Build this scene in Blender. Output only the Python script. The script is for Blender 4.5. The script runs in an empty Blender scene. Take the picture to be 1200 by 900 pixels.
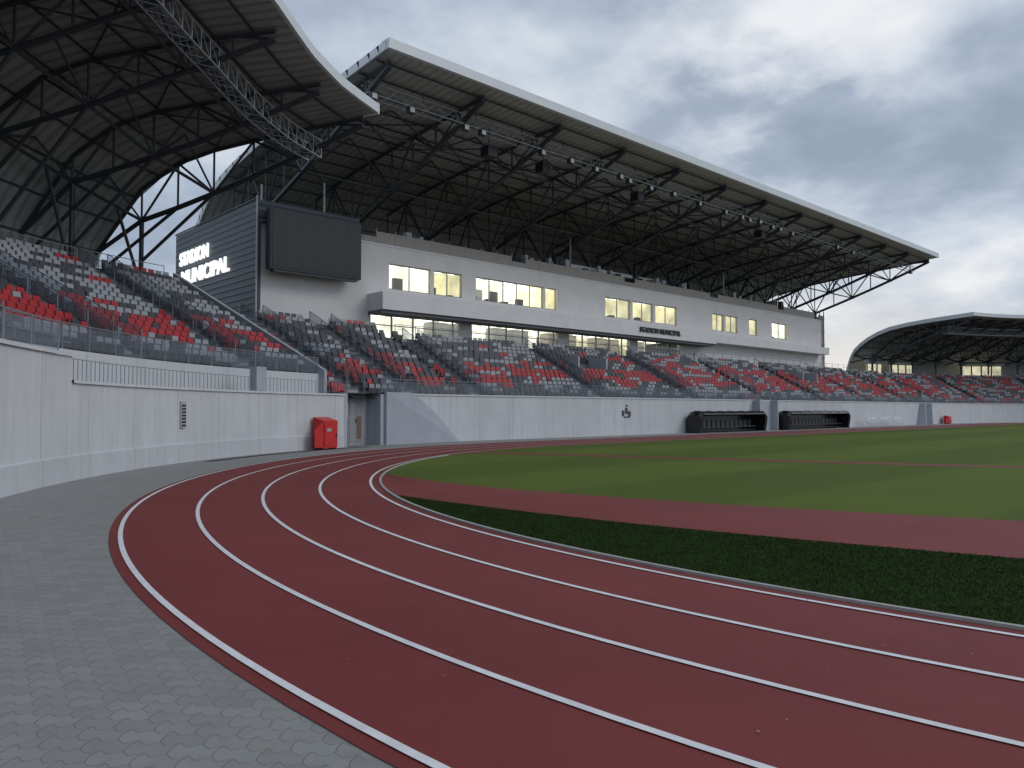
import bpy, math, random
import numpy as np
from mathutils import Vector, Matrix
random.seed(7); np.random.seed(7)
D=math.radians
sc=bpy.context.scene
# ------------------------------------------------------------ materials
def new_mat(name):
    m=bpy.data.materials.new(name); m.use_nodes=True
    nt=m.node_tree; b=nt.nodes['Principled BSDF']
    return m,nt,b
def N(nt,t,**k):
    n=nt.nodes.new(t)
    for a,v in k.items(): setattr(n,a,v)
    return n
def math_n(nt,op,a,b=None,c=None):
    n=nt.nodes.new('ShaderNodeMath'); n.operation=op
    for i,x in enumerate((a,b,c)):
        if x is None: continue
        if isinstance(x,(int,float)): n.inputs[i].default_value=x
        else: nt.links.new(x,n.inputs[i])
    return n.outputs[0]
def ramp(nt,fac,stops):
    r=nt.nodes.new('ShaderNodeValToRGB')
    e=r.color_ramp.elements
    while len(e)<len(stops): e.new(0.5)
    for i,(p,c) in enumerate(stops):
        e[i].position=p; e[i].color=(*c,1)
    nt.links.new(fac,r.inputs[0]); return r.outputs[0]
def mixc(nt,fac,a,b,blend='MIX'):
    n=nt.nodes.new('ShaderNodeMix'); n.data_type='RGBA'; n.blend_type=blend
    for idx,x in ((0,fac),(6,a),(7,b)):
        if isinstance(x,(int,float)): n.inputs[idx].default_value=x
        elif isinstance(x,tuple): n.inputs[idx].default_value=(*x,1)
        else: nt.links.new(x,n.inputs[idx])
    return n.outputs[2]
def noise(nt,vec,scale,detail=4,rough=.55,dist=0):
    n=nt.nodes.new('ShaderNodeTexNoise'); n.inputs['Scale'].default_value=scale
    n.inputs['Detail'].default_value=detail; n.inputs['Roughness'].default_value=rough
    n.inputs['Distortion'].default_value=dist
    if vec is not None: nt.links.new(vec,n.inputs['Vector'])
    return n.outputs[0]
def bump(nt,b,h,strength,dist=.01):
    n=nt.nodes.new('ShaderNodeBump'); n.inputs['Strength'].default_value=strength
    n.inputs['Distance'].default_value=dist
    nt.links.new(h,n.inputs['Height']); nt.links.new(n.outputs[0],b.inputs['Normal'])
def geo(nt): return nt.nodes.new('ShaderNodeNewGeometry').outputs['Position']
def simple(name,col,rough=.6,metal=0,var=.15,scale=3,emit=None,es=0):
    m,nt,b=new_mat(name)
    n=noise(nt,geo(nt),scale,3)
    c=mixc(nt,n,tuple(x*(1-var) for x in col),tuple(min(1,x*(1+var)) for x in col))
    nt.links.new(c,b.inputs['Base Color'])
    b.inputs['Roughness'].default_value=rough; b.inputs['Metallic'].default_value=metal
    if emit:
        b.inputs['Emission Color'].default_value=(*emit,1); b.inputs['Emission Strength'].default_value=es
        m.cycles.emission_sampling='NONE'
    return m
def concrete(name,col,seam=2.4,hseams=(),streak=.25):
    m,nt,b=new_mat(name)
    uv=nt.nodes.new('ShaderNodeUVMap').outputs[0]
    sp=nt.nodes.new('ShaderNodeSeparateXYZ'); nt.links.new(uv,sp.inputs[0])
    g=geo(nt)
    n1=noise(nt,g,.9,6,.6); n2=noise(nt,g,22,4,.6)
    mp=nt.nodes.new('ShaderNodeMapping'); mp.inputs['Scale'].default_value=(5,5,.35)
    nt.links.new(g,mp.inputs[0]); n3=noise(nt,mp.outputs[0],1.0,5,.65)
    c=mixc(nt,n1,tuple(x*.80 for x in col),tuple(x*1.12 for x in col))
    c=mixc(nt,math_n(nt,'MULTIPLY',n2,.35),c,tuple(x*.75 for x in col))
    st=ramp(nt,n3,[(.45,(0,0,0)),(.75,(1,1,1))])
    c=mixc(nt,math_n(nt,'MULTIPLY',st,streak),c,tuple(x*.5 for x in col))
    if seam:
        fl=math_n(nt,'FLOOR',math_n(nt,'DIVIDE',sp.outputs[0],seam))
        wn=nt.nodes.new('ShaderNodeTexWhiteNoise'); wn.noise_dimensions='1D'; nt.links.new(fl,wn.inputs['W'])
        c=mixc(nt,math_n(nt,'MULTIPLY',wn.outputs[0],.18),c,tuple(x*.6 for x in col))
        fr=math_n(nt,'FRACT',math_n(nt,'DIVIDE',sp.outputs[0],seam))
        s=math_n(nt,'LESS_THAN',fr,.011)
        c=mixc(nt,math_n(nt,'MULTIPLY',s,.5),c,tuple(x*.3 for x in col))
    nt.links.new(c,b.inputs['Base Color']); b.inputs['Roughness'].default_value=.85
    bump(nt,b,n2,.25,.01)
    return m
M={}
M['wall']=concrete('wall_concrete',(.63,.645,.67),streak=.32)
M['wall2']=concrete('wall_concrete_blue',(.42,.45,.50),seam=0)
M['plinth']=concrete('plinth_concrete',(.58,.595,.62),seam=2.4)
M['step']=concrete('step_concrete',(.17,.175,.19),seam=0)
M['stair']=concrete('stair_concrete',(.34,.345,.36),seam=0)
M['cope']=concrete('coping',(.66,.68,.70),seam=2.4)
M['white']=concrete('facade_render',(.87,.85,.85),seam=0,streak=.05)
M['slab']=concrete('balcony_render',(.86,.85,.86),seam=0,streak=.08)
M['steel']=simple('steel_dark',(.055,.062,.072),.5,.2)
M['steel_l']=simple('steel_light',(.36,.38,.41),.45,.2)
M['rail']=simple('rail_galvanised',(.22,.235,.255),.4,.4)
M['fascia']=simple('fascia_white',(.66,.69,.73),.4,0,.08)
M['dark']=simple('dark_void',(.03,.032,.036),.7)
M['seat_g']=simple('seat_grey',(.33,.345,.38),.4)
M['seat_d']=simple('seat_dark',(.06,.065,.076),.4)
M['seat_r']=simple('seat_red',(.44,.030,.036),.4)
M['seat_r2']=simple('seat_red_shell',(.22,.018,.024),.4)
M['redp']=simple('red_paint',(.55,.02,.018),.4)
M['screen']=simple('screen_black',(.018,.02,.023),.35)
M['frame']=simple('frame_dark',(.03,.033,.04),.4,.3)
M['mull']=simple('mullion',(.32,.33,.34),.4,.2)
M['paint']=simple('line_paint',(.72,.73,.76),.6,0,.22,7)
M['kerb']=simple('kerb_light',(.36,.37,.36),.7,0,.25,8)
M['leaf']=simple('dry_leaf',(.35,.22,.12),.8,0,.4,9)
M['ltr']=simple('sign_letter',(.8,.8,.8),.5,0,.02,1,(.95,.98,1),1.0)
M['fixture']=simple('lamp_tube',(.9,.9,.8),.5,0,.02,1,(1,.95,.78),3.0)
M['mesh']=simple('screen_mesh',(.42,.385,.35),.6,.0,.35,6)
M['ebox']=simple('cabinet_grey',(.40,.42,.43),.5)
M['orange']=simple('brown_panel',(.20,.12,.07),.6)
M['furn']=simple('furniture_dark',(.05,.05,.05),.6)
M['black_t']=simple('shelter_black',(.015,.016,.018),.25)
def room(name,col,es):  # room surfaces glow themselves, in place of lamplight falling on them
    m,nt,b=new_mat(name)
    n=noise(nt,geo(nt),.8,4)
    c=mixc(nt,ramp(nt,n,[(.35,(0,0,0)),(.65,(1,1,1))]),tuple(x*.55 for x in col),col)
    nt.links.new(c,b.inputs['Base Color']); nt.links.new(c,b.inputs['Emission Color'])
    b.inputs['Emission Strength'].default_value=es; m.cycles.emission_sampling='NONE'; return m
M['room_w']=room('room_white',(1,.96,.82),1.2)
M['room_y']=room('room_glow_yellow',(.90,.84,.58),.75)
def thin(name,tc_,dc,f,gloss):
    m,nt,b=new_mat(name)
    tr=N(nt,'ShaderNodeBsdfTransparent'); gl=N(nt,'ShaderNodeBsdfGlossy' if gloss else 'ShaderNodeBsdfDiffuse'); gl.inputs[0].default_value=(*dc,1)
    if gloss: gl.inputs['Roughness'].default_value=.05
    tr.inputs[0].default_value=(*tc_,1)
    mx=N(nt,'ShaderNodeMixShader'); mx.inputs[0].default_value=f
    nt.links.new(tr.outputs[0],mx.inputs[1]); nt.links.new(gl.outputs[0],mx.inputs[2])
    nt.links.new(mx.outputs[0],nt.nodes['Material Output'].inputs[0]); return m
M['glass']=thin('window_glass',(.9,.93,.92),(.8,.8,.8),.1,True)
M['rglass']=thin('railing_glass',(.75,.78,.82),(.30,.33,.37),.28,False)
def ribbed(name,col,pitch,groove_dark=.6,rough=.5):
    m,nt,b=new_mat(name)
    uv=nt.nodes.new('ShaderNodeUVMap').outputs[0]
    sp=nt.nodes.new('ShaderNodeSeparateXYZ'); nt.links.new(uv,sp.inputs[0])
    tri=math_n(nt,'PINGPONG',math_n(nt,'DIVIDE',sp.outputs[0],pitch),.5)
    r=ramp(nt,tri,[(.1,(0,0,0)),(.25,(1,1,1))])
    n=noise(nt,geo(nt),.5,4)
    c=mixc(nt,r,tuple(x*(1-groove_dark) for x in col),col)  # groove shade put into the sheet colour, besides the bump
    c=mixc(nt,math_n(nt,'MULTIPLY',n,.5),c,tuple(x*.6 for x in col))
    nt.links.new(c,b.inputs['Base Color']); b.inputs['Roughness'].default_value=rough
    bump(nt,b,r,.6,.05); return m
M['soffit']=ribbed('soffit_sheet',(.58,.575,.57),.5,.3)
M['soffit_c']=ribbed('soffit_sheet_curved',(.42,.42,.42),.5,.3)
M['roofskin']=ribbed('roof_sheet',(.42,.45,.49),.5,.12)
M['clad']=ribbed('dark_cladding',(.085,.105,.13),.35,.4)
# pavers
m,nt,b=new_mat('pavers'); M['paver']=m
mp=N(nt,'ShaderNodeMapping'); mp.inputs['Rotation'].default_value=(0,0,D(43+8)); nt.links.new(geo(nt),mp.inputs[0])
sp=N(nt,'ShaderNodeSeparateXYZ'); nt.links.new(mp.outputs[0],sp.inputs[0])
X,Y=sp.outputs[0],sp.outputs[1]
zx=math_n(nt,'MULTIPLY',math_n(nt,'SMOOTH_MIN',math_n(nt,'PINGPONG',X,.055),.045,.015),.85)
zy=math_n(nt,'MULTIPLY',math_n(nt,'SMOOTH_MIN',math_n(nt,'PINGPONG',Y,.06),.045,.015),.25)
cb=N(nt,'ShaderNodeCombineXYZ'); nt.links.new(math_n(nt,'ADD',X,zy),cb.inputs[0]); nt.links.new(math_n(nt,'ADD',Y,zx),cb.inputs[1])
br=N(nt,'ShaderNodeTexBrick'); nt.links.new(cb.outputs[0],br.inputs['Vector'])
br.inputs['Scale'].default_value=1; br.inputs['Brick Width'].default_value=.22; br.inputs['Row Height'].default_value=.12
br.inputs['Mortar Size'].default_value=.004; br.inputs['Mortar Smooth'].default_value=.5
br.inputs['Color1'].default_value=(.27,.275,.27,1); br.inputs['Color2'].default_value=(.33,.335,.33,1)
br.inputs['Mortar'].default_value=(.12,.125,.115,1)
n1=noise(nt,geo(nt),.7,5,.6); n2=noise(nt,geo(nt),90,3,.7); n4=noise(nt,geo(nt),4,5,.7)
c=mixc(nt,math_n(nt,'MULTIPLY',n1,.5),br.outputs[0],(.21,.215,.21))
c=mixc(nt,math_n(nt,'MULTIPLY',ramp(nt,n4,[(.5,(0,0,0)),(.75,(1,1,1))]),.4),c,(.15,.155,.15))
c=mixc(nt,math_n(nt,'MULTIPLY',n2,.35),c,(.15,.155,.15))
nt.links.new(c,b.inputs['Base Color']); b.inputs['Roughness'].default_value=.8
h=math_n(nt,'ADD',math_n(nt,'MULTIPLY',br.outputs['Fac'],-1),math_n(nt,'MULTIPLY',n2,.25)); bump(nt,b,h,.35,.005)
# track
m,nt,b=new_mat('tartan'); M['track']=m
g=geo(nt); n1=noise(nt,g,.35,5,.6); n2=noise(nt,g,260,2,.8); n3=noise(nt,g,2.5,6,.7)
c=ramp(nt,n1,[(.3,(.175,.029,.030)),(.7,(.230,.040,.038))])
c=mixc(nt,math_n(nt,'MULTIPLY',ramp(nt,n2,[(.35,(0,0,0)),(.7,(1,1,1))]),.45),c,(.11,.018,.020))
c=mixc(nt,math_n(nt,'MULTIPLY',ramp(nt,n3,[(.5,(0,0,0)),(.8,(1,1,1))]),.25),c,(.24,.065,.06))
nt.links.new(c,b.inputs['Base Color']); b.inputs['Roughness'].default_value=.7
b.inputs['Specular IOR Level'].default_value=.32
bump(nt,b,n2,.5,.003)
# grass
m,nt,b=new_mat('grass'); M['grass']=m
g=geo(nt); n1=noise(nt,g,.25,5,.6); n2=noise(nt,g,60,4,.8); n3=noise(nt,g,3,6,.7)
mpg=N(nt,'ShaderNodeMapping'); mpg.inputs['Rotation'].default_value=(0,0,D(-90)); nt.links.new(g,mpg.inputs[0])
sp=N(nt,'ShaderNodeSeparateXYZ'); nt.links.new(mpg.outputs[0],sp.inputs[0])
stp=ramp(nt,math_n(nt,'ADD',math_n(nt,'MULTIPLY',math_n(nt,'SINE',math_n(nt,'MULTIPLY',sp.outputs[0],.9)),.5),.5),[(.4,(0,0,0)),(.6,(1,1,1))])
c=mixc(nt,n1,(.100,.140,.026),(.18,.21,.042))
c=mixc(nt,math_n(nt,'MULTIPLY',n3,.5),c,(.088,.135,.028))
c=mixc(nt,math_n(nt,'MULTIPLY',stp,.38),c,(.060,.098,.022))
c=mixc(nt,math_n(nt,'MULTIPLY',ramp(nt,n2,[(.3,(0,0,0)),(.7,(1,1,1))]),.5),c,(.034,.058,.013))
nt.links.new(c,b.inputs['Base Color']); b.inputs['Roughness'].default_value=.9; b.inputs['Specular IOR Level'].default_value=.1
bump(nt,b,n2,.3,.01)
M['grass_d']=simple('grass_dark_sward',(.026,.046,.013),1,0,.5,5)  # verge sward, a darker green than the field
M['blade']=simple('grass_blade',(.028,.052,.014),1,0,.5,2)
for k in ('grass_d','blade'): M[k].node_tree.nodes['Principled BSDF'].inputs['Specular IOR Level'].default_value=.05
M['ground']=simple('ground_earth',(.12,.13,.10),.9,0,.3,.2)

# ------------------------------------------------------------ mesh builder
class MB:
    def __init__(s): s.v=[]; s.f=[]; s.m=[]; s.uv=[]; s.mats=[]
    def mi(s,k):
        if k not in s.mats: s.mats.append(k)
        return s.mats.index(k)
    def face(s,pts,k,uv=None):
        i=len(s.v); s.v.extend([tuple(p) for p in pts]); s.f.append(tuple(range(i,i+len(pts)))); s.m.append(s.mi(k))
        s.uv.extend(uv if uv else [(p[0],p[2]) for p in pts])
    def hexa(s,c,k):
        i=len(s.v); s.v.extend([tuple(p) for p in c]); mi=s.mi(k)
        for q in ((3,2,1,0),(4,5,6,7),(0,1,5,4),(1,2,6,5),(2,3,7,6),(3,0,4,7)):
            s.f.append(tuple(i+j for j in q)); s.m.append(mi)
            s.uv.extend([(c[j][0]+c[j][1],c[j][2]) for j in q])
    def box(s,x0,x1,y0,y1,z0,z1,k):
        s.hexa([(x0,y0,z0),(x1,y0,z0),(x1,y1,z0),(x0,y1,z0),(x0,y0,z1),(x1,y0,z1),(x1,y1,z1),(x0,y1,z1)],k)
    def beam(s,p,q,r,k,n=4):
        p=Vector(p); q=Vector(q); d=q-p
        if d.length<1e-5: return
        d.normalize(); a=d.cross(Vector((0,0,1)))
        if a.length<.05: a=d.cross(Vector((1,0,0)))
        a.normalize(); b=d.cross(a); i=len(s.v); mi=s.mi(k)
        for e in (p,q):
            for j in range(n):
                t=2*math.pi*(j+.5)/n; s.v.append(tuple(e+a*(math.cos(t)*r)+b*(math.sin(t)*r)))
        for j in range(n):
            l=(j+1)%n; s.f.append((i+j,i+l,i+n+l,i+n+j)); s.m.append(mi); s.uv.extend([(0,0)]*4)
        s.f.append(tuple(i+j for j in range(n))[::-1]); s.m.append(mi); s.uv.extend([(0,0)]*n)
        s.f.append(tuple(i+n+j for j in range(n))); s.m.append(mi); s.uv.extend([(0,0)]*n)
    def obj(s,name,parent=None,smooth=False):
        me=bpy.data.meshes.new(name); me.from_pydata(s.v,[],s.f)
        for k in s.mats: me.materials.append(M[k])
        me.polygons.foreach_set('material_index',s.m)
        ul=me.uv_layers.new(name='UVMap'); ul.data.foreach_set('uv',[x for p in s.uv for x in p])
        if smooth: me.polygons.foreach_set('use_smooth',[True]*len(s.f))
        me.update(); o=bpy.data.objects.new(name,me); sc.collection.objects.link(o)
        if parent: o.parent=parent
        return o
def empty(name,loc=(0,0,0)):
    e=bpy.data.objects.new(name,None); sc.collection.objects.link(e); e.empty_display_size=.5; return e

# ------------------------------------------------------------ stadium geometry
C1=(25.9,3.9); C2=(98.0,3.9); R0=26.4; L=C2[0]-C1[0]
def dR(th): return 5.0*((th-155)/33)**1.5 if th>155 else 0
def at(s):
    if s<0:
        th=90-math.degrees(s/R0); n=(math.cos(D(th)),math.sin(D(th))); r=R0+dR(th)
        return (C1[0]+r*n[0],C1[1]+r*n[1],n[0],n[1])
    if s<=L: return (C1[0]+s,C1[1]+R0,0,1)
    th=90-math.degrees((s-L)/R0); n=(math.cos(D(th)),math.sin(D(th)))
    return (C2[0]+R0*n[0],C2[1]+R0*n[1],n[0],n[1])
def pt(s,rho,z):
    a=at(s); return (a[0]+a[2]*rho,a[1]+a[3]*rho,z)
def s_of(th): return -(th-90)*D(1)*R0
def srange(s0,s1,step):
    n=max(1,int(math.ceil((s1-s0)/step))); l=[s0+(s1-s0)*i/n for i in range(n+1)]
    return l
def sweep(mb,prof,s0,s1,step,k):
    ss=srange(s0,s1,step)
    cl=[0]
    for i in range(1,len(prof)): cl.append(cl[-1]+math.dist(prof[i],prof[i-1]))
    for a,b in zip(ss,ss[1:]):
        for i in range(len(prof)-1):
            (r0,z0),(r1,z1)=prof[i],prof[i+1]
            mb.face([pt(a,r0,z0),pt(b,r0,z0),pt(b,r1,z1),pt(a,r1,z1)],k,[(a,cl[i]),(b,cl[i]),(b,cl[i+1]),(a,cl[i+1])])
def sbox(mb,s0,s1,r0,r1,z0,z1,k):
    mb.hexa([pt(s0,r0,z0),pt(s1,r0,z0),pt(s1,r1,z0),pt(s0,r1,z0),pt(s0,r0,z1),pt(s1,r0,z1),pt(s1,r1,z1),pt(s0,r1,z1)],k)
def cw(x,y): return (.731*x+.682*y,-.682*x+.731*y)
def loop(R,na=64):
    p=[]
    for i in range(na+1):
        t=D(90+180*i/na); p.append((C1[0]+R*math.cos(t),C1[1]+R*math.sin(t)))
    for i in range(na+1):
        t=D(270+180*i/na); p.append((C2[0]+R*math.cos(t),C2[1]+R*math.sin(t)))
    return p
def ring(mb,Ra,Rb,z,k,na=96):
    a=loop(Ra,na); b=loop(Rb,na); n=len(a)
    for i in range(n):
        j=(i+1)%n; mb.face([(*b[i],z),(*b[j],z),(*a[j],z),(*a[i],z)],k)
def catmull(p,n):
    out=[]
    for i in range(len(p)-1):
        p0=p[max(i-1,0)];p1=p[i];p2=p[i+1];p3=p[min(i+2,len(p)-1)]
        for j in range(n):
            t=j/n
            out.append(tuple(.5*((2*p1[c])+(-p0[c]+p2[c])*t+(2*p0[c]-5*p1[c]+4*p2[c]-p3[c])*t*t+(-p0[c]+3*p1[c]-3*p2[c]+p3[c])*t**3) for c in range(len(p1))))
    out.append(tuple(p[-1])); return out

mb=MB(); mb.face([(-1500,-1500,-.01),(1500,-1500,-.01),(1500,1500,-.01),(-1500,1500,-.01)],'ground'); mb.obj('ground')
mb=MB(); lp=loop(36); mb.face([(*p,.002) for p in lp],'paver'); mb.obj('paved_ground')
mb=MB(); ring(mb,19.4,23.93,.008,'track')
mb.obj('running_track')
mb=MB()
for R in (23.80,22.82,21.8,20.76,19.72): ring(mb,R-.028,R+.028,.016,'paint',160)
mb.obj('track_lane_markings')
mb=MB()
rs=[19.5,17,13,9,5,1,.01]
for r,q in zip(rs,rs[1:]): ring(mb,q,r,.012,'grass')
mb.obj('grass_field')
up=catmull([(-3.95,21.8),(-3.0,18.9),(-.7,16),(2.96,13.3),(7.3,11),(12,8.9),(25,4)],10)
lo=catmull([(-2.75,14.9),(0,12.2),(2.3,10.3),(5.5,8.2),(9.5,6),(14,3.8),(22,0)],10)
def fanstrip(A,B,z,k,mb,n=None):
    for i in range(len(A)-1):
        q=[A[i],A[i+1],B[i+1],B[i]]; mb.face([(*p,z) for p in q],k)
mb=MB()
fanstrip([cw(*p) for p in lo],[cw(*p) for p in up],.0135,'track',mb)
tl=catmull([(-2.8,29.2),(1.5,27.2),(8,24),(14.1,21.2),(30,14)],8)
for i in range(len(tl)-1):
    a,b_=tl[i],tl[i+1]; q=[cw(a[0],a[1]-.45),cw(b_[0],b_[1]-.45),cw(b_[0],b_[1]+.45),cw(a[0],a[1]+.45)]
    mb.face([(*p,.0155) for p in q],'track')
mb.obj('steeplechase_track')
def arc_pt(th,R): return (C1[0]+R*math.cos(D(th)),C1[1]+R*math.sin(D(th)))
low=[cw(*p) for p in lo]
mb=MB()
P=[]
for a,b_ in zip(low,low[1:]):
    for j in range(4): P.append((a[0]+(b_[0]-a[0])*j/4,a[1]+(b_[1]-a[1])*j/4))
P=[p for p in P if math.hypot(p[0]-C1[0],p[1]-C1[1])<19.5]
Q=[]
for p in P:
    d=(p[0]-C1[0],p[1]-C1[1]); l=math.hypot(*d); Q.append((C1[0]+d[0]/l*19.5,C1[1]+d[1]/l*19.5))
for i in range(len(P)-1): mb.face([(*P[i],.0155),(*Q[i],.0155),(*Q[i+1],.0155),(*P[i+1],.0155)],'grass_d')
mb.obj('grass_verge')
def in_wedge(x,y):
    u,v=cw(x,y)
    if math.hypot(u-C1[0],v-C1[1])>19.44: return False
    for a,b in zip(lo,lo[1:]):
        if a[0]<=x<=b[0]:
            t=(x-a[0])/(b[0]-a[0]); return y<a[1]+(b[1]-a[1])*t-.03
    return False
mb=MB(); cnt=0
while cnt<60000:
    x=random.uniform(-2.6,7.5); y=random.uniform(4.8,14.8)
    if abs(x)/y>.75: continue
    if not in_wedge(x,y): 
        continue
    u,v=cw(x,y); a=random.random()*6.28; w=.004; h=random.uniform(.01,.028)
    dx,dy=math.cos(a)*w,math.sin(a)*w; lx,ly=random.gauss(0,.008),random.gauss(0,.008)
    mb.face([(u-dx,v-dy,.015),(u+dx,v+dy,.015),(u+lx,v+ly,.015+h)],'blade'); cnt+=1
mb.obj('grass_blades')
mb=MB()
for i in range(70):
    d=random.uniform(3.6,16); x=random.uniform(-.62,.6)*d; u,v=cw(x,d)
    r=random.uniform(.006,.016); a=random.random()*6.28
    mb.face([(u+r*math.cos(a+t)*(1 if j%2 else .6),v+r*math.sin(a+t)*(1 if j%2 else .6),.019+.004*(j%2)) for j,t in enumerate((0,1.57,3.14,4.71))],'leaf')
mb.obj('fallen_leaves')
mb=MB()
for i in range(120):
    t0,t1=118.5+i*1.2,118.5+(i+1)*1.2
    if t1>268: break
    a,b_,c,d=arc_pt(t0,19.48),arc_pt(t1,19.48),arc_pt(t1,19.53),arc_pt(t0,19.53)
    mb.hexa([(*p,.0) for p in (a,b_,c,d)]+[(*p,.035) for p in (a,b_,c,d)],'kerb')
mb.obj('track_kerb')

# ------------------------------------------------------------ perimeter wall
WT=2.3
sG0,sG1=s_of(109.6),s_of(103.8)
sREC=s_of(144.0); sLEFT=s_of(183); sEND=L+38
wall=empty('perimeter_wall')
mb=MB()
sweep(mb,[(0,.0),(0,WT),(.3,WT),(.3,0)],sG1,sEND,1.2,'wall')
sweep(mb,[(0,.0),(0,2.2),(.25,2.2),(.25,1.9),(1.3,1.9)],sREC,sG0,1.0,'wall')
sweep(mb,[(0,.0),(0,2.8),(1.3,2.8)],sLEFT,sREC,1.0,'wall')
sweep(mb,[(1.3,1.9),(1.3,3.15),(1.5,3.15)],sREC,sG0,1.0,'wall')
mb.face([pt(sREC,0,0),pt(sREC,1.3,0),pt(sREC,1.3,2.8),pt(sREC,0,2.8)],'wall')
mb.obj('wall_panels',wall)
mb=MB()
sweep(mb,[(-.001,0),(-.045,0),(-.045,.55),(-.001,.57)],sLEFT,sG0,1.0,'plinth')
sweep(mb,[(-.05,2.2),(-.05,2.27),(.29,2.27),(.29,2.2)],sREC,sG0,1.0,'cope')
sweep(mb,[(-.05,2.8),(-.05,2.88),(.35,2.88),(.35,2.8)],sLEFT,sREC,1.0,'cope')
sweep(mb,[(-.04,WT-.02),(-.04,WT+.06),(.34,WT+.06),(.34,WT)],sG1,sEND,1.5,'cope')
mb.obj('coping_and_plinth',wall)
mb=MB()
sp_=s_of(121.0); sbox(mb,sp_-.3,sp_+.3,-.03,.26,2.28,3.15,'wall2')
poly=[(sG1+.0,0),(sG1,2.4),(sG1+1.6,2.4),(sG1+2.3,2.1),(sG1+3.2,1.5),(sG1+4.1,.75),(sG1+4.9,0)]
fr=[pt(s,-.14,z) for s,z in poly]; bk=[pt(s,-.002,z) for s,z in poly]
mb.face(fr,'wall2')
for i in range(len(poly)):
    j=(i+1)%len(poly); mb.face([fr[i],bk[i],bk[j],fr[j]],'wall2')
sbox(mb,sG0-.0,sG0+.25,0,3,0,2.3,'wall2'); sbox(mb,sG1-.25,sG1-.005,0,3,0,2.3,'wall2')
sbox(mb,sG0+.25,sG1-.25,.9,1.1,0,2.3,'wall')
mb.face([pt(sG0,.0,2.31),pt(sG1,.0,2.31),pt(sG1,1.6,2.31),pt(sG0,1.6,2.31)],'step')
mb.obj('gate_recess_walls',wall)
g=empty('service_gate')
mb=MB(); sm=(sG0+sG1)/2
sbox(mb,sm-.1,sm+.75,.8,.89,.02,2.05,'ebox')
sbox(mb,sm-.05,sm+.32,.77,.798,.1,1.98,'mull'); sbox(mb,sm+.34,sm+.7,.77,.798,.1,1.98,'mull')
sbox(mb,sm+.4,sm+.64,.75,.768,.3,1.3,'orange')
mb.beam(pt(sm+.3,.74,1.0),pt(sm+.3,.74,1.2),.02,'frame'); mb.obj('door_leaves',g)
g=empty('electrical_cabinet')
mb=MB(); a=sG0+.35
sbox(mb,a,a+.5,.5,.89,1.2,1.95,'ebox'); sbox(mb,a+.03,a+.47,.475,.498,1.24,1.9,'fascia'); sbox(mb,a+.1,a+.25,.46,.474,1.6,1.75,'seat_d')
mb.beam(pt(a+.25,.7,0),pt(a+.25,.7,1.2),.03,'rail'); mb.obj('cabinet_body',g)
mb=MB(); sweep(mb,[(-.75,.012),(-.45,.012)],s_of(130),sG0+1,.8,'dark'); mb.obj('wall_base_strip')  # flat dark strip laid along the wall base
def red_cab(name,s,w,h,d,off):
    e=empty(name); mb=MB()
    c=[pt(s,-off-d,.06),pt(s+w,-off-d,.06),pt(s+w,-off,.06),pt(s,-off,.06),pt(s,-off-d,h-.1),pt(s+w,-off-d,h-.1),pt(s+w,-off,h+.05),pt(s,-off,h+.05)]
    mb.hexa(c,'redp')
    sbox(mb,s+.06,s+w-.06,-off-d-.03,-off-d-.002,.14,h-.2,'redp')
    sbox(mb,s+w-.16,s+w-.12,-off-d-.06,-off-d-.031,h*.4,h*.5,'frame')
    sbox(mb,s+.2,s+.5,-off-d-.036,-off-d-.0305,h*.58,h*.68,'seat_g')
    sbox(mb,s+.03,s+.1,-off-d+.05,-off-.05,.0,.058,'frame'); sbox(mb,s+w-.1,s+w-.03,-off-d+.05,-off-.05,.0,.058,'frame')
    mb.hexa([pt(s-.42,-off-d+.1,.1),pt(s-.01,-off-d,.1),pt(s-.01,-off-d+.03,.1),pt(s-.42,-off-d+.13,.1),
             pt(s-.42,-off-d+.1,h-.45),pt(s-.01,-off-d,h-.15),pt(s-.01,-off-d+.03,h-.15),pt(s-.42,-off-d+.13,h-.45)],'redp')
    mb.obj('cabinet',e)
red_cab('fire_hose_cabinet',s_of(114.2),.95,1.25,.5,.12)
red_cab('fire_hose_cabinet.001',L-4,1.0,.9,.5,.3)
mb=MB(); a=s_of(131.4); sbox(mb,a,a+.28,-.06,-.002,1.05,1.85,'ebox')
for i in range(7): sbox(mb,a+.03,a+.25,-.075,-.061,1.1+i*.1,1.15+i*.1,'frame')
mb.obj('wall_vent')
mb=MB(); a=11.7
for r,(x,z,w,h) in enumerate([(0,1.2,.2,.35),(.3,1.35,.25,.35),(.6,1.2,.25,.3),(.2,1.1,.6,.08),(.4,1.78,.15,.12)]): sbox(mb,a+x,a+x+w,-.03-.002*r,-.002,z,z+h,'seat_d')
mb.obj('wall_emblem')

# ------------------------------------------------------------ stands
DEP,RISE=.5,.265
stand=empty('seating_bowl')
def stepped(r0,z0,n,base):
    p=[(r0,z0)]
    for i in range(n):
        p.append((r0+(i+1)*DEP,z0+i*RISE)); p.append((r0+(i+1)*DEP,z0+(i+1)*RISE))
    return p
NL=18; NM=14
secs=[(sLEFT,sG0,1.5,3.05,NL),(sG0,-.5,.45,2.1,16),(-.5,62,.45,2.1,NM),(62,sEND,.45,2.1,NM)]
mb=MB()
for s0,s1,r0,z0,n in secs:
    pr=stepped(r0,z0,n,None); pr=[(.3 if r0<1 else 1.5,z0)]+pr
    top=pr[-1]; pr+= [(top[0]+(2.4 if s0>=-1 else 1.0),top[1])]
    if s0<-9 or s0>=62: pr+=[(pr[-1][0],top[1]-4)]
    sweep(mb,pr,s0,s1,1.2,'step')
mb.obj('concrete_steps',stand)
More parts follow.
